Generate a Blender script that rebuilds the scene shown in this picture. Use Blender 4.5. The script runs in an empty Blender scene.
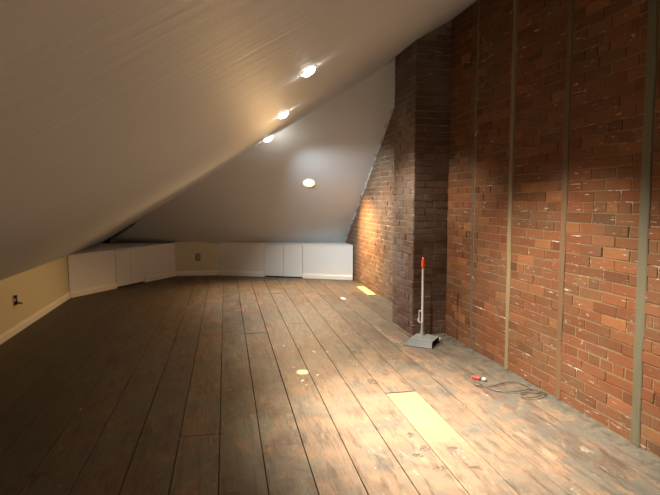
import bpy, bmesh, math, random
from mathutils import Vector, Matrix
random.seed(7)
S = bpy.context.scene
COL = S.collection
PI = math.pi

# ------------------------------------------------------------------ helpers
def link(name, me, mats, parent=None):
    o = bpy.data.objects.new(name, me)
    COL.objects.link(o)
    for m in (mats if isinstance(mats, (list, tuple)) else [mats]):
        me.materials.append(m)
    if parent is not None:
        o.parent = parent
    return o

def mesh_obj(name, bm, mats, parent=None, smooth=False):
    me = bpy.data.meshes.new(name)
    bmesh.ops.recalc_face_normals(bm, faces=bm.faces[:])
    if smooth:
        for f in bm.faces:
            f.smooth = True
    bm.to_mesh(me)
    bm.free()
    return link(name, me, mats, parent)

def struct(o):
    o['kind'] = 'structure'
    return o

def thing(name, label, cat, loc=(0, 0, 0), group=None, rot=None):
    o = bpy.data.objects.new(name, None)
    o.empty_display_size = .05
    COL.objects.link(o)
    o.location = loc
    if rot is not None:
        o.rotation_euler = rot
    tag(o, label, cat, group)
    return o

def tag(o, label, cat, group=None):
    o['label'] = label
    o['category'] = cat
    if group:
        o['group'] = group
    return o

def add_box(bm, lo, hi, M=None, bevel=0):
    vs = [bm.verts.new((x, y, z)) for x in (lo[0], hi[0]) for y in (lo[1], hi[1]) for z in (lo[2], hi[2])]
    idx = [(0, 1, 3, 2), (4, 6, 7, 5), (0, 4, 5, 1), (2, 3, 7, 6), (0, 2, 6, 4), (1, 5, 7, 3)]
    fs = [bm.faces.new([vs[i] for i in q]) for q in idx]
    if bevel:
        es = list({e for f in fs for e in f.edges})
        r = bmesh.ops.bevel(bm, geom=es, offset=bevel, segments=2, affect='EDGES', profile=.6)
        vs = list({v for f in r['faces'] for v in f.verts} | {v for v in vs if v.is_valid})
    if M is not None:
        bmesh.ops.transform(bm, matrix=M, verts=vs)
    return vs

def add_slab(bm, pts, off):
    """polygon pts extruded by vector off"""
    a = [bm.verts.new(p) for p in pts]
    b = [bm.verts.new(Vector(p) + Vector(off)) for p in pts]
    bm.faces.new(a)
    bm.faces.new(b[::-1])
    n = len(pts)
    for i in range(n):
        bm.faces.new((a[i], b[i], b[(i + 1) % n], a[(i + 1) % n]))

def add_lathe(bm, prof, seg=24, M=None):
    rings = []
    for r, z in prof:
        if r < 1e-6:
            rings.append([bm.verts.new((0, 0, z))])
        else:
            rings.append([bm.verts.new((r * math.cos(2 * PI * k / seg), r * math.sin(2 * PI * k / seg), z)) for k in range(seg)])
    for A, B in zip(rings, rings[1:]):
        for k in range(seg):
            j = (k + 1) % seg
            if len(A) == 1 and len(B) == 1:
                continue
            if len(A) == 1:
                bm.faces.new((A[0], B[k], B[j]))
            elif len(B) == 1:
                bm.faces.new((A[k], B[0], A[j]))
            else:
                bm.faces.new((A[k], B[k], B[j], A[j]))
    if M is not None:
        bmesh.ops.transform(bm, matrix=M, verts=[v for r in rings for v in r])

def catmull(pts, n=6):
    P = [Vector(p) for p in pts]
    P = [P[0] * 2 - P[1]] + P + [P[-1] * 2 - P[-2]]
    out = []
    for i in range(1, len(P) - 2):
        for k in range(n):
            t = k / n
            a, b, c, d = P[i - 1:i + 3]
            out.append(.5 * ((2 * b) + (c - a) * t + (2 * a - 5 * b + 4 * c - d) * t * t + (3 * b - a - 3 * c + d) * t ** 3))
    out.append(P[-2])
    return out

def add_tube(bm, pts, r, seg=8):
    rings = []
    for i, p in enumerate(pts):
        t = (pts[min(i + 1, len(pts) - 1)] - pts[max(i - 1, 0)]).normalized()
        up = Vector((0, 0, 1)) if abs(t.z) < .9 else Vector((1, 0, 0))
        a = t.cross(up).normalized()
        b = a.cross(t)
        rings.append([bm.verts.new(p + (a * math.cos(2 * PI * k / seg) + b * math.sin(2 * PI * k / seg)) * r) for k in range(seg)])
    for A, B in zip(rings, rings[1:]):
        for k in range(seg):
            j = (k + 1) % seg
            bm.faces.new((A[k], B[k], B[j], A[j]))
    bm.faces.new(rings[0][::-1])
    bm.faces.new(rings[-1])

# ------------------------------------------------------------------ materials
class NT:
    def __init__(self, name):
        self.m = bpy.data.materials.new(name)
        self.m.use_nodes = True
        self.t = self.m.node_tree
        self.b = self.t.nodes['Principled BSDF']
        self.geo = self.t.nodes.new('ShaderNodeNewGeometry')
        self.P = self.geo.outputs['Position']
    def L(self, a, b):
        self.t.links.new(a, b)
    def n(self, typ, **kw):
        nd = self.t.nodes.new(typ)
        for k, v in kw.items():
            setattr(nd, k, v)
        return nd
    def inp(self, nd, i, v):
        if isinstance(v, bpy.types.NodeSocket):
            self.L(v, nd.inputs[i])
        else:
            nd.inputs[i].default_value = v
    def noise(self, scale, detail=4, rough=.6, sv=None, vec=None, dist=0):
        v = vec or self.P
        if sv:
            mp = self.n('ShaderNodeMapping')
            self.L(v, mp.inputs[0])
            mp.inputs['Scale'].default_value = sv
            v = mp.outputs[0]
        nd = self.n('ShaderNodeTexNoise')
        self.L(v, nd.inputs['Vector'])
        nd.inputs['Scale'].default_value = scale
        nd.inputs['Detail'].default_value = detail
        nd.inputs['Roughness'].default_value = rough
        nd.inputs['Distortion'].default_value = dist
        return nd.outputs['Fac']
    def math(self, op, a, b=0., c=0., clamp=False):
        nd = self.n('ShaderNodeMath', operation=op, use_clamp=clamp)
        self.inp(nd, 0, a); self.inp(nd, 1, b); self.inp(nd, 2, c)
        return nd.outputs[0]
    def step(self, v, a, b):
        nd = self.n('ShaderNodeMapRange', interpolation_type='SMOOTHSTEP')
        self.inp(nd, 0, v)
        if a < b:
            nd.inputs[1].default_value = a; nd.inputs[2].default_value = b
            nd.inputs[3].default_value = 0; nd.inputs[4].default_value = 1
        else:
            nd.inputs[1].default_value = b; nd.inputs[2].default_value = a
            nd.inputs[3].default_value = 1; nd.inputs[4].default_value = 0
        return nd.outputs[0]
    def ramp(self, v, stops):
        nd = self.n('ShaderNodeValToRGB')
        self.L(v, nd.inputs[0])
        e = nd.color_ramp.elements
        while len(e) < len(stops):
            e.new(.5)
        for i, (p, c) in enumerate(stops):
            e[i].position = p
            e[i].color = (*c, 1)
        return nd.outputs[0]
    def mix(self, f, a, b, mode='MIX'):
        nd = self.n('ShaderNodeMix', data_type='RGBA', blend_type=mode)
        self.inp(nd, 0, f)
        for i, v in ((6, a), (7, b)):
            if isinstance(v, tuple):
                v = (*v, 1) if len(v) == 3 else v
            self.inp(nd, i, v)
        return nd.outputs[2]
    def attr(self, name):
        nd = self.n('ShaderNodeAttribute', attribute_name=name)
        return nd.outputs['Fac']
    def bump(self, h, dist=.003, strength=1.):
        nd = self.n('ShaderNodeBump')
        self.L(h, nd.inputs['Height'])
        nd.inputs['Distance'].default_value = dist
        nd.inputs['Strength'].default_value = strength
        self.L(nd.outputs[0], self.b.inputs['Normal'])
    def col(self, c):
        if isinstance(c, tuple):
            self.b.inputs['Base Color'].default_value = (*c, 1)
        else:
            self.L(c, self.b.inputs['Base Color'])
    def rough(self, r):
        self.inp(self.b, 'Roughness', r)

def simple(name, c, rough=.5, var=.12, scale=12, metal=0, bump=0):
    t = NT(name)
    f = t.noise(scale, 4)
    t.col(t.mix(f, tuple(x * (1 - var) for x in c), tuple(min(1, x * (1 + var)) for x in c)))
    t.rough(rough)
    t.b.inputs['Metallic'].default_value = metal
    if bump:
        t.bump(t.noise(scale * 6, 3), bump)
    return t.m

def paint(name, c, rough=.55, streak=False):
    t = NT(name)
    f = t.noise(1.3, 5)
    c2 = tuple(x * .93 for x in c)
    base = t.mix(f, c2, c)
    t.col(base)
    t.rough(rough)
    h = t.noise(90, 2)
    if streak:
        # long shallow taping ridges of the plasterboard, running along the slope
        h2 = t.noise(5, 3, .5, sv=(.35, 3.2, .35))
        h = t.math('ADD', t.math('MULTIPLY', h, .08), t.math('MULTIPLY', h2, 1.0))
        t.bump(h, .004)
        t.b.inputs['Specular IOR Level'].default_value = .22
    else:
        t.bump(h, .0006)
    return t.m

M_CEIL = paint('ceiling_paint', (.63, .665, .71), .6, True)
M_HIP = paint('hip_paint', (.64, .67, .70), .6)
M_CREAM = paint('cream_wall_paint', (.60, .54, .365), .6)
M_SAGE = paint('back_wall_paint', (.66, .60, .45), .6)
M_CAB = paint('cabinet_paint', (.76, .75, .70), .45)
M_BASE = paint('baseboard_paint', (.82, .78, .68), .35)
M_VOID = simple('dark_gap', (.02, .018, .015), .9)  # near-black colour standing in for the shade inside openings

def brick_mat(name, dark, mid, light, grime, amount, flecks=.62):
    t = NT(name)
    tint = t.attr('tint')
    c = t.ramp(tint, [(0, dark), (.30, tuple((a + b) / 2 for a, b in zip(dark, mid))), (.62, mid), (.9, light), (1, tuple(min(1, x * 1.25) for x in light))])
    n1 = t.noise(38, 5, .7)
    c = t.mix(t.math('MULTIPLY', n1, .55), c, tuple(x * .35 for x in mid))
    n2 = t.noise(2.2, 5, .65)
    c = t.mix(t.math('MULTIPLY', t.step(n2, .38, .68), amount), c, grime)
    # lime and plaster left on the brick faces
    fl = t.step(t.noise(26, 6, .72, sv=(1, .55, 1.5)), flecks, flecks + .10)
    fl = t.math('MULTIPLY', fl, t.step(t.noise(3.1, 3), .42, .66))
    c = t.mix(t.math('MULTIPLY', fl, .75), c, (.55, .47, .37))
    ln = t.math('MULTIPLY', t.step(t.noise(8, 5, .7, sv=(1, .7, 7)), .62, .67), t.step(t.noise(2.1, 3), .45, .62))
    c = t.mix(t.math('MULTIPLY', ln, .7), c, (.60, .54, .44))
    t.col(c)
    t.rough(.85)
    t.b.inputs['Specular IOR Level'].default_value = .15
    t.bump(t.math('ADD', t.noise(60, 4), t.noise(220, 2)), .0035)
    return t.m

def mortar_mat(name, a, b):
    t = NT(name)
    c = t.mix(t.noise(6, 5, .7), a, b)
    w = t.step(t.noise(7, 6, .75, sv=(1, .4, 2.2)), .60, .68)
    c = t.mix(t.math('MULTIPLY', w, .8), c, (.72, .66, .56))
    t.col(c)
    t.rough(.9)
    t.b.inputs['Specular IOR Level'].default_value = .15
    t.bump(t.noise(110, 5, .75), .006)
    return t.m

M_BRICK = brick_mat('red_brick', (.062, .026, .012), (.200, .070, .028), (.32, .125, .042), (.115, .074, .038), .45, .60)
M_MORTAR = mortar_mat('tan_mortar', (.11, .072, .034), (.25, .168, .082))
M_BRICK_CH = brick_mat('sooty_brick', (.070, .036, .025), (.150, .080, .054), (.22, .118, .08), (.17, .138, .108), .6, .57)
M_MORTAR_CH = mortar_mat('grey_mortar', (.15, .115, .085), (.32, .26, .20))

def floor_mat():
    t = NT('old_floorboards')
    tint = t.attr('tint')
    new = t.attr('newwood')
    sep = t.n('ShaderNodeSeparateXYZ')
    t.L(t.P, sep.inputs[0])
    X, Y = sep.outputs[0], sep.outputs[1]
    # every board has its own shift so the grain does not run across the gaps
    cmb = t.n('ShaderNodeCombineXYZ')
    t.L(t.math('ADD', X, t.math('MULTIPLY', tint, 3.)), cmb.inputs[0])
    t.L(t.math('ADD', Y, t.math('MULTIPLY', tint, 17.)), cmb.inputs[1])
    BP = cmb.outputs[0]
    grain = t.noise(9, 6, .65, sv=(7, .55, 1), vec=BP)
    fine = t.noise(40, 4, .7, sv=(6, .5, 1), vec=BP)
    scuff = t.math('MULTIPLY', t.step(t.noise(16, 6, .8, sv=(1.2, .45, 1), dist=1.2), .60, .66), t.step(t.noise(2.4, 4, .6), .42, .60))
    blot = t.noise(2.6, 6, .68, dist=.6)
    blot2 = t.noise(6.5, 6, .7, sv=(1.3, .6, 1), dist=.4)
    base = t.ramp(tint, [(0, (.095, .067, .047)), (.5, (.15, .103, .068)), (1, (.21, .14, .09))])
    base = t.mix(t.math('MULTIPLY', t.step(grain, .42, .66), .8), base, (.07, .048, .034))
    base = t.mix(t.math('MULTIPLY', t.step(fine, .54, .66), .4), base, (.25, .18, .115))
    # grey worn finish and warm bare wood
    base = t.mix(t.math('MULTIPLY', t.step(blot, .44, .56), .85), base, (.118, .106, .080))
    base = t.mix(t.math('MULTIPLY', t.step(blot2, .50, .66), .6), base, (.28, .150, .075))
    base = t.mix(t.math('MULTIPLY', t.step(t.noise(1.7, 4, .6), .55, .72), .5), base, (.075, .058, .045))
    pale = t.math('MULTIPLY', t.step(t.noise(11, 6, .75, sv=(1.6, .5, 1)), .60, .70), t.step(X, -.4, 1.1))
    base = t.mix(t.math('MULTIPLY', pale, .55), base, (.44, .34, .225))
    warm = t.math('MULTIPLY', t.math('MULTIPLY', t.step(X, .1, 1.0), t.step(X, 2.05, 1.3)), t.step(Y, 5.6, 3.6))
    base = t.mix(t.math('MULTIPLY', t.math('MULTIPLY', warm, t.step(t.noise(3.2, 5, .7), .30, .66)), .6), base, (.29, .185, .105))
    base = t.mix(t.math('MULTIPLY', scuff, .6), base, (.42, .35, .24))
    dkst = t.math('MULTIPLY', t.step(t.noise(8, 6, .8, sv=(1, .6, 1), dist=.8), .60, .68), .6)
    base = t.mix(dkst, base, (.06, .046, .034))
    lng = t.noise(7, 5, .7, sv=(2.6, .35, 1), vec=BP)
    base = t.mix(t.step(lng, .34, .50), t.mix(.55, base, (.05, .036, .026)), base)
    base = t.mix(t.math('MULTIPLY', t.step(t.noise(4.5, 6, .75, sv=(1.5, .55, 1), dist=.9), .56, .70), .5), base, (.34, .24, .145))
    # the board colour darkens towards the left, broken up by the blotches
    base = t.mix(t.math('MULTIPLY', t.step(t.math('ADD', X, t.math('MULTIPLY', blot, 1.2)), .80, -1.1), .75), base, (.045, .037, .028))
    # dust and cement along the brick wall
    edge = t.math('ADD', X, t.math('MULTIPLY', t.noise(5, 5, .7), .45))
    dust = t.step(edge, 2.33, 2.52)
    near = t.step(t.math('ADD', X, t.math('MULTIPLY', t.noise(2.3, 5, .7), .9)), 2.22, 2.62)
    near = t.math('MULTIPLY', near, t.step(Y, 2.9, 4.3))
    dust = t.math('MAXIMUM', dust, t.math('MULTIPLY', near, .6))
    base = t.mix(t.math('MULTIPLY', dust, .85), base, t.mix(t.step(t.noise(12, 6, .75), .3, .7), (.055, .050, .038), (.165, .145, .105)))
    nw = t.mix(t.step(grain, .4, .8), (.33, .245, .12), (.23, .155, .075))
    nw = t.mix(t.math('MULTIPLY', t.step(blot2, .45, .62), .6), nw, (.30, .19, .11))
    new = t.math('MULTIPLY', new, t.step(t.math('ADD', Y, blot), 3.1, 3.75))
    base = t.mix(new, base, nw)
    # specks of old paint
    vor = t.n('ShaderNodeTexVoronoi')
    t.L(t.P, vor.inputs['Vector'])
    vor.inputs['Scale'].default_value = 5.5
    sp = t.math('MULTIPLY', t.step(vor.outputs['Distance'], .045, .03), t.step(t.noise(3.7, 2), .50, .56))
    base = t.mix(sp, base, (.62, .56, .46))
    wob = t.n('ShaderNodeVectorMath', operation='MULTIPLY_ADD')
    nz = t.n('ShaderNodeTexNoise')
    t.L(t.P, nz.inputs['Vector'])
    nz.inputs['Scale'].default_value = 18
    nz.inputs['Detail'].default_value = 5
    t.L(nz.outputs['Color'], wob.inputs[0])
    wob.inputs[1].default_value = (.09, .12, 0)
    t.L(t.P, wob.inputs[2])
    def spot(x, y, rx, ry, wx=.045, wy=.06):
        mp = t.n('ShaderNodeMapping')
        t.L(wob.outputs[0], mp.inputs[0])
        mp.inputs['Scale'].default_value = (1 / rx, 1 / ry, 0)
        mp.inputs['Location'].default_value = (-(x + wx) / rx, -(y + wy) / ry, 0)
        ln = t.n('ShaderNodeVectorMath', operation='LENGTH')
        t.L(mp.outputs[0], ln.inputs[0])
        return t.step(ln.outputs['Value'], 1.12, .85)
    def spots(L):
        m = None
        for s in L:
            v = spot(*s)
            m = v if m is None else t.math('MAXIMUM', m, v)
        return m
    dk = spots([(1.148, 3.838, .035, .07), (1.322, 4.089, .02, .03), (1.104, 2.90, .02, .03), (1.117, 2.709, .028, .03),
                (1.057, 2.633, .025, .022), (1.294, 2.68, .018, .025), (1.108, 2.492, .035, .025), (1.304, 2.45, .03, .022),
                (1.219, 4.65, .03, .05), (1.269, 4.60, .02, .04), (.02, 2.45, .05, .03), (-.20, 2.47, .04, .03), (-.93, 2.85, .05, .03)])
    base = t.mix(t.math('MULTIPLY', t.math('MULTIPLY', dk, t.step(t.noise(45, 4, .7), .40, .56)), .9), base, (.05, .04, .03))
    lt = spots([(.655, 4.18, .048, .072), (.63, 3.969, .016, .02), (.774, 4.106, .013, .02), (.639, 3.875, .01, .014),
                (.98, 4.7, .010, .02), (.60, 5.0, .008, .014), (.86, 4.72, .009, .015)])
    base = t.mix(lt, base, (.60, .53, .30))
    gr = spot(1.734, 7.282, .030, .09)
    base = t.mix(gr, base, (.60, .80, .62))
    sm = spots([(1.700, 5.50, .02, .16), (1.685, 5.28, .018, .16), (1.70, 5.05, .03, .10), (1.73, 4.92, .05, .07)])
    base = t.mix(t.math('MULTIPLY', t.math('MULTIPLY', sm, t.step(fine, .42, .6)), .45), base, (.42, .38, .30))
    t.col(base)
    r = t.math('ADD', .42, t.math('MULTIPLY', blot2, .3))
    t.rough(r)
    t.b.inputs['Specular IOR Level'].default_value = .25
    t.bump(t.math('ADD', grain, t.math('MULTIPLY', fine, .6)), .0022)
    return t.m

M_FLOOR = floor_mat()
M_SUB = simple('subfloor_dust', (.03, .022, .016), .95)

def wood(name, a, b):
    t = NT(name)
    g = t.noise(10, 5, .7, sv=(5, 5, .5))
    t.col(t.mix(g, a, b))
    t.rough(.75)
    t.bump(g, .003)
    return t.m
M_BAT = [wood('batten_grey_wood', (.06, .045, .025), (.12, .088, .05)),
         wood('batten_yellow_wood', (.12, .085, .038), (.24, .17, .08)),
         wood('batten_brown_wood', (.07, .036, .013), (.15, .082, .03)),
         wood('batten_drab_wood', (.055, .048, .024), (.12, .098, .05))]

M_EMIT = {}
def emit(name, c, s):
    m = bpy.data.materials.new(name)
    m.use_nodes = True
    nt = m.node_tree
    b = nt.nodes['Principled BSDF']
    b.inputs['Base Color'].default_value = (.9, .9, .9, 1)
    b.inputs['Emission Color'].default_value = (*c, 1)
    b.inputs['Emission Strength'].default_value = s
    return m

# ------------------------------------------------------------------ dimensions
XL, XR = -2.10, 2.32          # knee wall and brick wall
Y0 = -2.4                     # gable behind the camera
Z0, ZT = .61, 3.19            # knee height, height of slope at the bricks
SL = (ZT - Z0) / (XR - XL)
def zs(x): return Z0 + SL * (x - XL)
HB = -.20
def yh(x, z): return 6.84 - 1.36 * (z - 2.62) + HB * (x - 2.32)
NS = Vector((SL, 0, -1)).normalized()          # inward normal of the slope
NH = Vector((HB, -1, -1.36)).normalized()      # inward normal of the hip

# ------------------------------------------------------------------ floor
def build_floor():
    bm = bmesh.new()
    tl = bm.faces.layers.float.new('tint')
    nl = bm.faces.layers.float.new('newwood')
    edges = [-.288 - .2345 * k for k in range(9, 0, -1)] + [-.288, -.055, .181, .416, .648, .888, 1.121, 1.355, 1.584, 1.836, 2.07, 2.30, 2.54]
    A = .0145
    known = {1.121: [3.57], .648: [5.889, 7.9], -.524: [4.803], .181: [5.541]}
    rnd = random.Random(3)
    for i in range(len(edges) - 1):
        e0, e1 = edges[i], edges[i + 1]
        key = next((v for k, v in known.items() if abs(k - e0) < .02), None)
        js = key if key else ([rnd.uniform(2.5, 9)] if rnd.random() < .35 else [])
        js = [Y0 - .1] + sorted(js) + [10.5]
        gap = rnd.uniform(.002, .0045)
        for a, b in zip(js, js[1:]):
            g2 = .016 if b == 3.57 or a == 3.57 else .005
            ya, yb = a + (g2 if a > Y0 else 0), b - .002
            n = max(1, int((yb - ya) / .8))
            tint = rnd.random()
            new = 1. if (abs(e0 - 1.121) < .02 and b == 3.57) else 0.
            prev = None
            offs = [(rnd.uniform(-.0015, .0015), rnd.uniform(-.0015, .0015), rnd.uniform(-.0015, .0005)) for _ in range(n + 1)]
            for k in range(n + 1):
                y = ya + (yb - ya) * k / n
                o = offs[k]
                x0 = e0 + A * y + gap / 2 + abs(o[0]); x1 = e1 + A * y - gap / 2 - abs(o[1])
                ring = [bm.verts.new((x0, y, -.022)), bm.verts.new((x0, y, o[2] - .002)), bm.verts.new((x0 + .0008, y, o[2])),
                        bm.verts.new((x1 - .0008, y, o[2])), bm.verts.new((x1, y, o[2] - .002)), bm.verts.new((x1, y, -.022))]
                fs = []
                if prev:
                    for q in range(5):
                        fs.append(bm.faces.new((prev[q], ring[q], ring[q + 1], prev[q + 1])))
                if k in (0, n):
                    fs.append(bm.faces.new(ring if k == 0 else ring[::-1]))
                for f in fs:
                    f[tl] = tint; f[nl] = new
                prev = ring
    # dark ground under the gaps
    vs = add_box(bm, (XL - .25, Y0 - .1, -.08), (XR + .25, 10.6, -.021))
    for f in {f for v in vs for f in v.link_faces}:
        f.material_index = 1
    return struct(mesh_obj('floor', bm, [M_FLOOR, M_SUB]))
build_floor()

# ------------------------------------------------------------------ bricks
CH, BL, MJ = .0692, .214, .0085
def brick_face(bm, tl, org, u, n, length, height, seed, corner=False, skip=None, half0=False, back_mi=1, flat=.006):
    """courses of single bricks over a mortar bed; u runs along the wall, n points into the room"""
    rnd = random.Random(seed)
    org, u, n = Vector(org), Vector(u), Vector(n)
    up = Vector((0, 0, 1))
    rows = int(height / CH)
    for r in range(rows):
        s = 0.
        z = r * CH
        if corner:
            first = BL * .5 if (r % 2 == (1 if half0 else 0)) else BL
        else:
            first = BL * (.5 if r % 2 else 1) * rnd.uniform(.75, 1.1)
        header = (r % 7 == 5)
        first_done = False
        while s < length - .005:
            L = (first if not first_done else (BL * (.5 if header else 1) * rnd.uniform(.93, 1.07)))
            first_done = True
            e = min(s + L, length)
            if length - e < .05:
                e = length
            if skip is None or not skip(s, e, z):
                a0 = s + MJ / 2 * rnd.uniform(.6, 1.3) if not (corner and s == 0) else s
                a1 = e - MJ / 2 * rnd.uniform(.6, 1.3) if e < length else e
                if corner and e >= length:
                    a1 = e
                z0 = z + MJ / 2 * rnd.uniform(.4, 1.4); z1 = z + CH - MJ / 2 * rnd.uniform(.4, 1.4)
                d = flat + rnd.uniform(-.004, .004) + (rnd.random() < .06) * rnd.uniform(-.005, .004)
                d = max(d, .0055)
                w = .003
                tilt = rnd.uniform(-.002, .002)
                jj = lambda m=.0022: rnd.uniform(-m, m)
                P = [(a0 + jj(), z0 + jj()), (a1 + jj(), z0 + jj()), (a1 + jj(), z1 + jj()), (a0 + jj(), z1 + jj())]
                cx, cz = (a0 + a1) / 2, (z0 + z1) / 2
                back = [bm.verts.new(org + u * p[0] + up * p[1] - n * .002) for p in P]
                mid = [bm.verts.new(org + u * p[0] + up * p[1] + n * (d - .003)) for p in P]
                fr = [bm.verts.new(org + u * (p[0] + (w if p[0] < cx else -w)) + up * (p[1] + (w if p[1] < cz else -w)) + n * (d + (tilt if p[0] < cx else -tilt))) for p in P]
                fs = [bm.faces.new(fr)]
                for A_, B_ in ((back, mid), (mid, fr)):
                    for k in range(4):
                        j = (k + 1) % 4
                        fs.append(bm.faces.new((A_[k], A_[j], B_[j], B_[k])))
                tv = min(1, max(0, rnd.gauss(.52, .135)))
                for f in fs:
                    f[tl] = tv
                    f.material_index = 0
            s = e

# battens in the brick wall: (y at floor, y at top, half width, material, top z, protrusion)
BATT = [(4.537, 4.60, .018, 0, 3.17, .004), (3.896, 3.93, .026, 1, 3.17, .008), (3.215, 3.24, .027, 2, 3.17, .008), (2.507, 2.545, .034, 3, 3.17, .008), (1.76, 1.78, .035, 2, 3.17, .018)]
def batt_skip(s, e, z):
    return False

def build_brick_wall():
    bm = bmesh.new()
    tl = bm.faces.layers.float.new('tint')
    XW = XR + .010
    def hide(y0):
        def f(s, e, z):
            # nothing above the roof slopes
            y = y0 + e
            return z > zs(XR) + .02 or (y0 + s) > yh(XR, z) + .12
        return f
    bl = sorted(b[0] for b in BATT)
    ys = [Y0] + bl + [5.10]
    for i in range(len(ys) - 1):
        a = ys[i] + (.02 if i else 0); b = ys[i + 1] - (.02 if i < len(ys) - 2 else 0)
        brick_face(bm, tl, (XW, a, .004), (0, 1, 0), (-1, 0, 0), b - a, 3.2, 10 + i, skip=hide(a))
    vs = add_box(bm, (XW - .002, Y0, 0), (XW + .2, 5.12, 3.3))
    for f in {f for v in vs for f in v.link_faces}:
        f.material_index = 1
    # wall beyond the chimney, browner and dustier
    for f in bm.faces: pass
    n0 = len(bm.faces)
    brick_face(bm, tl, (XW, 5.70, .004), (0, 1, 0), (-1, 0, 0), 4.2, 3.2, 40, skip=hide(5.70))
    bm.faces.ensure_lookup_table()
    for f in bm.faces[n0:]:
        f.material_index = 2
    vs = add_box(bm, (XW - .002, 5.12, 0), (XW + .2, 10.3, 3.3))
    for f in {f for v in vs for f in v.link_faces}:
        f.material_index = 3
    return struct(mesh_obj('wall_right', bm, [M_BRICK, M_MORTAR, M_BRICK_FAR, M_MORTAR_FAR]))
M_BRICK_FAR = brick_mat('dusty_brick', (.09, .048, .028), (.17, .090, .050), (.25, .135, .07), (.17, .13, .088), .55, .56)
M_MORTAR_FAR = mortar_mat('dusty_mortar', (.19, .135, .085), (.34, .26, .165))
build_brick_wall()

def build_chimney():
    t = thing('chimney', 'tall square dark brick chimney breast standing out from the right wall', 'chimney', (2.15, 5.42, 0))
    bm = bmesh.new()
    tl = bm.faces.layers.float.new('tint')
    x0, ya, yb = 1.96, 5.11, 5.74
    org = Vector(t.location)
    def hid(top):
        return lambda s, e, z: z + CH > top(s, e) + .03
    # sides are told apart by the slope above them
    brick_face(bm, tl, Vector((x0, ya, .004)) - org, (1, 0, 0), (0, -1, 0), XR - x0 + .005, 3.22, 61, corner=True,
               skip=hid(lambda s, e: zs(x0 + s)))
    brick_face(bm, tl, Vector((x0, ya, .004)) - org, (0, 1, 0), (-1, 0, 0), yb - ya, 3.0, 62, corner=True, half0=True)
    brick_face(bm, tl, Vector((x0, yb, .004)) - org, (1, 0, 0), (0, 1, 0), XR - x0 + .005, 3.0, 63, corner=True)
    e = 0
    pts = [(x0, 0), (XR + .008, 0), (XR + .008, zs(XR) + .02), (x0, zs(x0) + .02)]
    n0 = len(bm.faces)
    add_slab(bm, [Vector((p[0], ya, p[1])) - org for p in pts], (0, yb - ya, 0))
    bm.faces.ensure_lookup_table()
    for f in bm.faces[n0:]:
        f.material_index = 1
    mesh_obj('brickwork', bm, [M_BRICK_CH, M_MORTAR_CH], t)
build_chimney()

# ------------------------------------------------------------------ wooden nailing strips let into the brick
BL_LAB = ['thin grey wooden strip in the brick wall nearest the chimney',
          'pale yellowish wooden strip in the brick wall, second from the chimney',
          'reddish brown wooden strip in the brick wall, meeting the floor beyond the loose cable',
          'wide drab wooden strip in the brick wall, nearest the right edge of the photo',
          'wooden strip in the brick wall closest to the viewer']
for (yb, yt, hw, mi, zt, pr), lab in zip(BATT, BL_LAB):
    if yb < 2:
        continue
    bm = bmesh.new()
    rnd = random.Random(int(yb * 100))
    N = 18
    prev = None
    for k in range(N + 1):
        f = k / N
        z = .003 + (zt - .003) * f
        y = yb + (yt - yb) * f + rnd.uniform(-.004, .004)
        h = hw + rnd.uniform(-.004, .004)
        xo = XR + .012
        xf = XR - pr + .006 + rnd.uniform(-.002, .002)
        ring = [bm.verts.new(p) for p in ((xo, y - h, z), (xf + .004, y - h, z), (xf, y - h + .006, z), (xf, y + h - .006, z), (xf + .004, y + h, z), (xo, y + h, z))]
        if prev:
            for q in range(6):
                bm.faces.new((prev[q], ring[q], ring[(q + 1) % 6], prev[(q + 1) % 6]))
        else:
            bm.faces.new(ring[::-1])
        prev = ring
    bm.faces.new(prev)
    tag(mesh_obj('wall_batten', bm, M_BAT[mi]), lab, 'wooden strip', 'wooden strips let into the brick wall')

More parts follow.
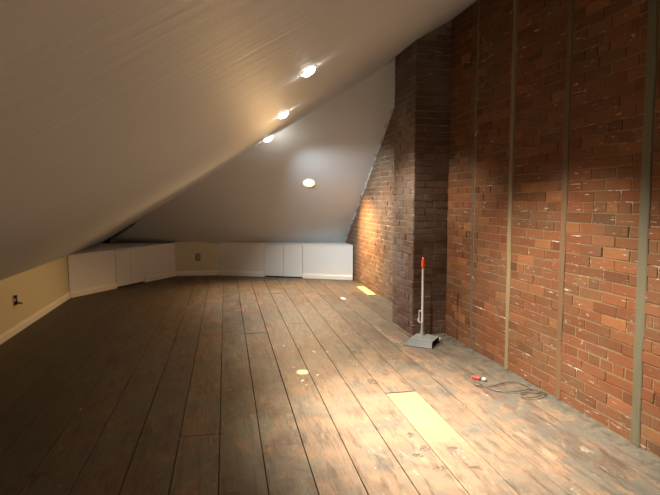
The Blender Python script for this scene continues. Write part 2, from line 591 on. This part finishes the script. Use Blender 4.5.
# ------------------------------------------------------------------ roof slopes, knee walls
def build_shell():
    # left slope, rising to the bricks
    bm = bmesh.new()
    xa, xb = XL - .06, XR + .06
    pts = [(xa, Y0 - .05, zs(xa)), (xb, Y0 - .05, zs(xb)), (xb, yh(xb, zs(xb)), zs(xb)), (xa, yh(xa, zs(xa)), zs(xa))]
    add_slab(bm, pts, -NS * .08)
    struct(mesh_obj('ceiling_left', bm, M_CEIL))
    # hip slope closing the far end; it stops short of the left slope low down, leaving a dark gap
    bm = bmesh.new()
    def hp(x, z): return (x, yh(x, z), z)
    xc = -1.36
    pts = [hp(xb, zs(xb)), hp(xc, zs(xc)), hp(-1.44, zs(-1.44) - .04), hp(-1.95, Z0 + .035), hp(-1.95, Z0 - .05), hp(xb, Z0 - .05)]
    add_slab(bm, pts, -NH * .08)
    struct(mesh_obj('ceiling_back', bm, M_HIP))
    # near-black sheet added behind the gap, its colour painting the void's shade
    bm = bmesh.new()
    off = -NH * .30
    pts = [Vector(hp(x, z)) + off for x, z in ((-1.2, 1.35), (-1.2, .3), (-2.5, .3), (-2.5, 1.35))]
    add_slab(bm, pts, -NH * .02)
    struct(mesh_obj('void_backing', bm, M_VOID))
    # left knee wall
    bm = bmesh.new()
    add_box(bm, (XL - .1, Y0, 0), (XL, 8.12, Z0 + .005))
    struct(mesh_obj('wall_left', bm, M_CREAM))
    # short back wall between the cupboards
    bm = bmesh.new()
    add_slab(bm, [(-.80, 10.1, 0), (.02, 10.07, 0), (.02, 10.07, .63), (-.80, 10.1, .63)], (0, .1, 0))
    struct(mesh_obj('wall_back', bm, M_SAGE))
    # gable behind the viewer
    bm = bmesh.new()
    add_slab(bm, [(XL - .1, Y0, 0), (XR + .2, Y0, 0), (XR + .2, Y0, zs(XR + .2)), (XL - .1, Y0, Z0)], (0, -.1, 0))
    struct(mesh_obj('wall_front', bm, M_CREAM))
    # base boards
    def basebd(name, a, b, n, parent=None, h=.088):
        bm = bmesh.new()
        a, b = Vector((*a, 0)), Vector((*b, 0))
        n = Vector((*n, 0)).normalized()
        prof = [(0, 0), (.016, 0), (.016, h * .72), (.011, h * .82), (.009, h), (0, h)]
        A_ = [bm.verts.new(a + n * p[0] + Vector((0, 0, p[1]))) for p in prof]
        B_ = [bm.verts.new(b + n * p[0] + Vector((0, 0, p[1]))) for p in prof]
        bm.faces.new(A_); bm.faces.new(B_[::-1])
        for k in range(len(prof)):
            j = (k + 1) % len(prof)
            bm.faces.new((A_[k], A_[j], B_[j], B_[k]))
        return mesh_obj(name, bm, M_BASE, parent)
    struct(basebd('baseboard_left', (XL, Y0), (XL, 8.12), (1, 0)))
    struct(basebd('baseboard_back', (-.775, 10.099), (0, 10.07), (0, -1)))
    # built-in eaves cupboards
    def cupboard(label, a, b, corner, doors, handed):
        a, b = Vector((*a, 0)), Vector((*b, 0))
        t = thing('eaves_cupboard', label, 'cupboard', (a + b) / 2)
        o = t.location.copy()
        d = (b - a).normalized()
        n = Vector((d.y, -d.x, 0))
        L = (b - a).length
        T = .60
        c = Vector((*corner, 0))
        # carcass: front panels left and right of the doors, and top
        def panel(s0, s1, z0, z1, th, fwd=0.):
            p = a + d * s0 + n * fwd - o
            q = a + d * s1 + n * fwd - o
            add_slab(bm, [p + Vector((0, 0, z0)), q + Vector((0, 0, z0)), q + Vector((0, 0, z1)), p + Vector((0, 0, z1))], -n * th)
        for s0, s1 in ((0, doors[0] - .003), (doors[-1] + .003, L)):
            bm = bmesh.new()
            panel(s0, s1, 0, T, .02)
            mesh_obj('front_panel', bm, M_CAB, t)
        bm = bmesh.new()
        panel(doors[0] - .01, doors[-1] + .01, .0, T, .012, -.035)
        mesh_obj('inner_panel', bm, M_VOID, t)
        bm = bmesh.new()
        add_slab(bm, [a - o + n * .006 + Vector((0, 0, T)), b - o + n * .006 + Vector((0, 0, T)), c - o + Vector((0, 0, T))], (0, 0, .016))
        mesh_obj('top', bm, M_CAB, t)
        for k in range(2):
            bm = bmesh.new()
            panel(doors[k] + .003, doors[k + 1] - .003, .022, T - .006, .018, .003)
            dr = mesh_obj('door', bm, M_CAB, t)
            for zz in (.12, .48):
                bm = bmesh.new()
                s = doors[0] + .004 if k == 0 else doors[2] - .004
                p = a + d * s + n * .006 - o + Vector((0, 0, zz))
                add_lathe(bm, [(0, -.02), (.004, -.02), (.004, .02), (0, .02)], 8, Matrix.Translation(p))
                mesh_obj('hinge', bm, M_CAB, dr)
        for s0, s1 in ((0, doors[0] - .003), (doors[-1] + .003, L)):
            bb = basebd('baseboard', (a + d * s0 - o)[:2], (a + d * s1 - o)[:2], n[:2], t)
    cupboard('white cupboard built across the left corner under the slope', (-2.09, 8.12), (-.775, 10.10), (-2.13, 10.30), [.90, 1.23, 1.547], 1)
    cupboard('white cupboard with pair of doors at the back beside the brick wall', (.0, 10.07), (2.308, 8.945), (2.308, 9.56), [.923, 1.289, 1.65], 1)
    # torn plaster edge where the hip meets the bricks
    bm = bmesh.new()
    rnd = random.Random(5)
    prev = None
    for k in range(75):
        z = .64 + (2.75 - .64) * k / 74
        w = .004 + rnd.random() ** 3 * .04
        p = Vector(hp(XR + .004, z)) + NH * .001
        q = Vector(hp(XR - w, z)) + NH * .003
        r2 = Vector(hp(XR + .003, z)) + NH * (.003 + rnd.random() ** 2 * .03)
        ring = [bm.verts.new(p), bm.verts.new(q), bm.verts.new(r2)]
        if prev:
            for i in range(3):
                bm.faces.new((prev[i], ring[i], ring[(i + 1) % 3], prev[(i + 1) % 3]))
        prev = ring
    struct(mesh_obj('trim_2', bm, simple('torn_plaster', (.40, .42, .43), .9, .3, 40)))
build_shell()

# ------------------------------------------------------------------ recessed lamps
M_RING = simple('white_trim_ring', (.85, .83, .78), .35)
M_RING.name = 'white_trim_ring'
E_COOL = emit('lamp_lens_white', (1, .93, .80), 30)
E_WARM = emit('lamp_lens_amber', (1, .66, .24), 1.9)
def downlight(label, pos, nrm, lens, colr, watt, size, blend, aim=None, r=.055, group='recessed lamps in the left slope', soft=.04, dome=.045, beam=None):
    pos = Vector(pos)
    q = nrm.to_track_quat('Z', 'Y')
    t = thing('recessed_light', label, 'ceiling light', pos, group)
    t.rotation_mode = 'QUATERNION'
    t.rotation_quaternion = q
    bm = bmesh.new()
    add_lathe(bm, [(r, -.002), (r * 1.28, -.002), (r * 1.30, .001), (r * 1.22, .004), (r * 1.05, .004), (r, .002), (r, -.002)], 32)
    mesh_obj('trim_ring', bm, M_RING, t, True)
    bm = bmesh.new()
    add_lathe(bm, [(0, dome), (r * .35, dome * .95), (r * .65, dome * .78), (r * .88, dome * .48), (r * .98, dome * .2), (r, 0), (r, -.002), (0, -.002)], 28)
    mesh_obj('lens', bm, lens, t, True)
    ld = bpy.data.lights.new('lamp', 'SPOT')
    ld.energy = watt
    ld.color = colr
    ld.spot_size = math.radians(size)
    ld.spot_blend = blend
    ld.shadow_soft_size = soft
    lo = bpy.data.objects.new('bulb', ld)
    COL.objects.link(lo)
    lo.parent = t
    lo.location = (0, 0, dome + .03)
    lo.rotation_mode = 'QUATERNION'
    d = nrm if aim is None else Vector(aim).normalized()
    lo.rotation_quaternion = q.inverted() @ (-d).to_track_quat('Z', 'Y')
    if beam:          # the reflector's narrow beam inside the wide spill
        l2 = ld.copy()
        l2.energy, l2.spot_size, l2.spot_blend = beam[0], math.radians(beam[1]), 1
        b2 = lo.copy()
        b2.data = l2
        COL.objects.link(b2)
        b2.rotation_quaternion = q.inverted() @ (-Vector(beam[2]).normalized()).to_track_quat('Z', 'Y')
    return t
def onslope(x, y): return (x, y, zs(x))
NEUT = (1, .93, .83)
downlight('largest looking round recessed lamp in the left slope, closest to the viewer', onslope(.53, 3.11), NS, E_COOL, NEUT, 290, 92, .75, r=.044, dome=.026, beam=(290, 58, (.87, 0, -2.14)))
downlight('middle round recessed lamp of the three in the left slope', onslope(.613, 4.98), NS, E_COOL, NEUT, 95, 104, .6, r=.055, dome=.034)
downlight('smallest looking round recessed lamp in the left slope, farthest from the viewer', onslope(.696, 7.35), NS, E_COOL, (.84, .94, 1), 180, 128, .9, r=.07)
downlight('unseen round recessed lamp added in the left slope just above the viewer', onslope(.45, 1.2), NS, E_COOL, NEUT, 170, 98, .5)  # unseen lamp, added to light the brick wall
downlight('unseen round recessed lamp added in the left slope behind the viewer', onslope(.37, -.7), NS, E_COOL, NEUT, 230, 98, .6)  # unseen lamp, added for bounced light on the ceiling
downlight('amber glowing round recessed lamp alone in the back slope', (1.426, yh(1.426, 1.667), 1.667), NH, E_WARM, (1, .60, .25), 110, 150, .5, group=None, soft=.05, r=.085, dome=.022, beam=(230, 70, (.80, -.18, -.72)))

# ------------------------------------------------------------------ outlets
M_PLATE = simple('grey_plate', (.30, .28, .22), .5)
M_BLACK = simple('black_plastic', (.012, .012, .012), .45)
def outlet(label, loc, rotz):
    t = thing('wall_outlet', label, 'outlet', loc, None, (0, 0, rotz))   # local: x along wall, -y into the room
    bm = bmesh.new()
    add_box(bm, (-.036, -.006, -.058), (.036, .0, .058), bevel=.003)
    mesh_obj('cover_plate', bm, M_PLATE, t)
    return t
t = outlet('grey outlet plate with dark frame in the short back wall', (-.365, 10.082, .346), 0)
bm = bmesh.new()
add_box(bm, (-.042, -.004, -.064), (.042, -.0005, .064))
mesh_obj('back_frame', bm, simple('dark_frame', (.03, .03, .028), .6), t)
bm = bmesh.new()
for zc in (-.024, .024):
    add_lathe(bm, [(0, 0), (.017, 0), (.017, .003), (0, .003)], 16, Matrix.Translation((0, -.006, zc)) @ Matrix.Rotation(PI / 2, 4, 'X'))
mesh_obj('socket', bm, simple('socket_grey', (.22, .20, .17), .5), t)
t = outlet('outlet in the cream left wall with black plug and hanging stub of cord', (XL + .001, 6.05, .356), PI / 2)
t.children[0].data.materials[0] = simple('pale_plate', (.60, .54, .42), .5)
bm = bmesh.new()
add_box(bm, (-.018, -.030, .018), (.018, -.006, .050), bevel=.005)
p = mesh_obj('plug', bm, M_BLACK, t)
bm = bmesh.new()
add_box(bm, (-.020, -.034, -.050), (.020, -.006, -.012), bevel=.006)
mesh_obj('plug', bm, M_BLACK, t)
bm = bmesh.new()
add_tube(bm, catmull([(-.004, -.020, .025), (-.010, -.026, .0), (-.008, -.024, -.02)]), .008)
add_tube(bm, catmull([(.0, -.028, -.025), (.022, -.045, -.035), (.042, -.055, -.044), (.058, -.050, -.048)]), .010)
mesh_obj('cord', bm, M_BLACK, p)

# ------------------------------------------------------------------ long-handled dustpan
M_PANM = simple('pan_shaded_grey', (.075, .075, .066), .45, .3, 25)  # pan walls painted darker than the hood, shade put into the colour
M_HAND = simple('handle_metal', (.62, .60, .55), .35, .08)
M_ORANGE = simple('orange_grip', (.85, .10, .02), .4, .05)
M_PALE = simple('pale_plastic', (.45, .44, .39), .4, .1)
def dustpan():
    t = thing('dustpan', 'grey long-handled dustpan with orange grip standing before the chimney', 'dustpan', (1.925, 4.765, 0))
    t.rotation_euler = (0, 0, math.radians(-41))
    # local frame: x to the viewer's right, y away; the hood is open to +x
    L, W, H = .142, .125, .066
    bm = bmesh.new()
    th = .004
    # bottom plate
    add_slab(bm, [(-L, -W, .002), (L, -W, .002), (L, W, .002), (-L, W, .002)], (0, 0, th))
    # sloping front wall, closed left end, back wall
    def wall(p):
        add_slab(bm, p, (0, .004, 0))
    wall([(-L, -W, .004), (L, -W, .004), (L - .01, -W + .042, H - .008), (-L + .05, -W + .042, H - .004)])
    wall([(-L, W - .004, .004), (L, W - .004, .004), (L - .01, W - .012, H - .004), (-L + .05, W - .012, H)])
    add_slab(bm, [(-L, -W, .004), (-L, W, .004), (-L + .05, W - .012, H), (-L + .05, -W + .042, H - .004)], (.004, 0, 0))
    mesh_obj('pan', bm, M_PANM, t)
    bm = bmesh.new()
    add_slab(bm, [(-L + .048, -W + .040, H - .006), (L - .008, -W + .040, H - .010), (L - .008, W - .006, H - .004), (-L + .048, W - .006, H - .001)], (0, 0, .005))
    # ribs pressed in the top
    for k in range(3):
        y = -.02 + k * .04
        add_box(bm, (-.05, y - .004, H - .003), (.10, y + .004, H + .003))
    mesh_obj('hood', bm, simple('hood_lit_grey', (.20, .20, .18), .4, .25, 18), t)  # top painted lighter than the pan walls, as the lit face
    bm = bmesh.new()
    add_slab(bm, [(.0, W + .002, .050), (L + .005, W + .002, .030), (L + .005, W + .016, .030), (.0, W + .016, .050)], (0, 0, .022))
    mesh_obj('back_lip', bm, M_PALE, t)
    # socket, tube, grip
    hx, hy = -.03, .095
    bm = bmesh.new()
    add_lathe(bm, [(.026, H - .012), (.024, H + .02), (.013, H + .045), (.0125, H + .13), (.010, H + .135), (0, H + .135)], 18, Matrix.Translation((hx, hy, 0)))
    mesh_obj('socket', bm, simple('socket_dark_grey', (.22, .22, .20), .5), t, True)
    bm = bmesh.new()
    add_lathe(bm, [(.0, H + .11), (.0105, H + .11), (.0105, .745), (0, .745)], 16, Matrix.Translation((hx, hy, 0)))
    mesh_obj('handle', bm, M_HAND, t, False)
    bm = bmesh.new()
    add_lathe(bm, [(0, .735), (.0145, .735), (.0165, .748), (.0165, .79), (.013, .812), (.008, .828), (.006, .838), (0, .840)], 18, Matrix.Translation((hx, hy, 0)))
    mesh_obj('grip', bm, M_ORANGE, t, True)
    bm = bmesh.new()
    pts = catmull([(hx - .012, hy, .30), (hx - .030, hy, .31), (hx - .034, hy, .27), (hx - .034, hy, .215), (hx - .028, hy, .19), (hx - .010, hy, .19)])
    add_tube(bm, pts, .0055)
    add_tube(bm, catmull([(hx - .024, hy, .19), (hx - .040, hy, .205), (hx - .036, hy, .235)]), .009)
    mesh_obj('broom_clip', bm, M_PALE, t, True)
dustpan()

# ------------------------------------------------------------------ cable on the floor
c1 = [(1.907, 3.655), (1.879, 3.576), (1.941, 3.529), (1.978, 3.441), (2.065, 3.382), (2.185, 3.397), (2.235, 3.418), (2.245, 3.495), (2.22, 3.563), (2.128, 3.573), (2.004, 3.532), (1.946, 3.562), (1.93, 3.62)]
c2 = [(2.235, 3.414), (2.285, 3.372), (2.275, 3.30), (2.174, 3.248), (2.09, 3.266), (2.101, 3.322), (2.169, 3.354), (2.255, 3.331), (2.285, 3.409)]
rnd = random.Random(2)
t = thing('cable', 'thin brown cable looped on the floorboards below the brick wall', 'cable', (2.05, 3.5, 0))
bm = bmesh.new()
for c, zz in ((c1, .0075), (c2, .0085)):
    P = [(x - 2.05, y - 3.5, zz + rnd.random() * .010) for x, y in c]
    add_tube(bm, catmull(P, 8), .0046)
mesh_obj('cord', bm, simple('cable_brown', (.10, .07, .045), .5, .3, 50), t, True)
bm = bmesh.new()
M = Matrix.Translation((-.095, .215, .019)) @ Matrix.Rotation(math.radians(-48), 4, 'Z')
add_box(bm, (-.032, -.012, -.013), (.036, .012, .008), M, bevel=.005)
pl = mesh_obj('plug', bm, simple('plug_red', (.55, .05, .03), .35), t, True)
bm = bmesh.new()
M2 = Matrix.Translation((-.048, .165, .018)) @ Matrix.Rotation(math.radians(-48), 4, 'Z')
add_box(bm, (-.018, -.011, -.012), (.012, .011, .010), M2, bevel=.005)
mesh_obj('plug_collar', bm, M_PALE, pl, True)

# ------------------------------------------------------------------ strip of new wood, crumbs of mortar
bm = bmesh.new()
M = Matrix.Translation((2.222, 7.79, 0)) @ Matrix.Rotation(math.radians(-2.2), 4, 'Z')
add_box(bm, (-.060, -.385, .001), (.062, .385, .011), M, bevel=.002)
tag(mesh_obj('wood_strip', bm, wood('pale_yellow_wood', (.45, .36, .18), (.58, .48, .26))), 'pale yellow wooden strip lying on the floor along the far brick wall', 'wood strip')

def crumb(seed, r):
    g = random.Random(seed)
    bm = bmesh.new()
    bmesh.ops.create_icosphere(bm, subdivisions=2, radius=1)
    for v in bm.verts:
        v.co *= g.uniform(.72, 1.1)
        v.co.x *= r * g.uniform(1.1, 1.3); v.co.y *= r; v.co.z *= r * .6
    mz = min(v.co.z for v in bm.verts)
    for v in bm.verts:
        v.co.z -= mz
    return bm
M_CR = simple('mortar_crumb', (.20, .18, .145), .9, .3, 60)
proto = [mesh_obj('mortar_crumb', crumb(k, .015), M_CR) for k in range(3)]
spots = [(2.20, 5.00), (2.26, 4.93), (2.12, 5.04), (2.25, 4.80), (2.04, 5.06), (2.28, 5.05), (2.27, 4.66), (2.17, 4.93), (2.28, 4.42)]
for i, (x, y) in enumerate(spots):
    o = proto[i] if i < 3 else proto[i % 3].copy()
    if i >= 3:
        COL.objects.link(o)
    o.location = (x, y, .001)
    o.rotation_euler = (0, 0, i * 1.3)
    s = .6 + .5 * random.random()
    o.scale = (s, s, s)
    tag(o, 'small grey mortar crumb lying at the foot of the brick between chimney and wall', 'rubble', 'mortar crumbs at the foot of the bricks')

# ------------------------------------------------------------------ camera, world, view
w = bpy.data.worlds.new('world')
S.world = w
w.use_nodes = True
w.node_tree.nodes['Background'].inputs[0].default_value = (.5, .55, .6, 1)
w.node_tree.nodes['Background'].inputs[1].default_value = 0.0

cd = bpy.data.cameras.new('camera')
cam = bpy.data.objects.new('camera', cd)
COL.objects.link(cam)
cd.sensor_fit = 'HORIZONTAL'
cd.sensor_width = 36
cd.lens = 530 / 660 * 36
cd.clip_start = .05
cam.location = (0, 0, 1.4)
yaw, pitch = math.radians(11.989), math.radians(5.121)
F = Vector((math.sin(yaw) * math.cos(pitch), math.cos(yaw) * math.cos(pitch), -math.sin(pitch)))
cam.rotation_mode = 'QUATERNION'
cam.rotation_quaternion = F.to_track_quat('-Z', 'Y')
S.camera = cam
S.view_settings.view_transform = 'Standard'
S.view_settings.look = 'None'
S.view_settings.gamma = 1
S.view_settings.use_curve_mapping = False
S.view_settings.exposure = 1.04
try:
    S.cycles.max_bounces = 10
    S.cycles.diffuse_bounces = 6
    S.cycles.use_denoising = True
except Exception:
    pass
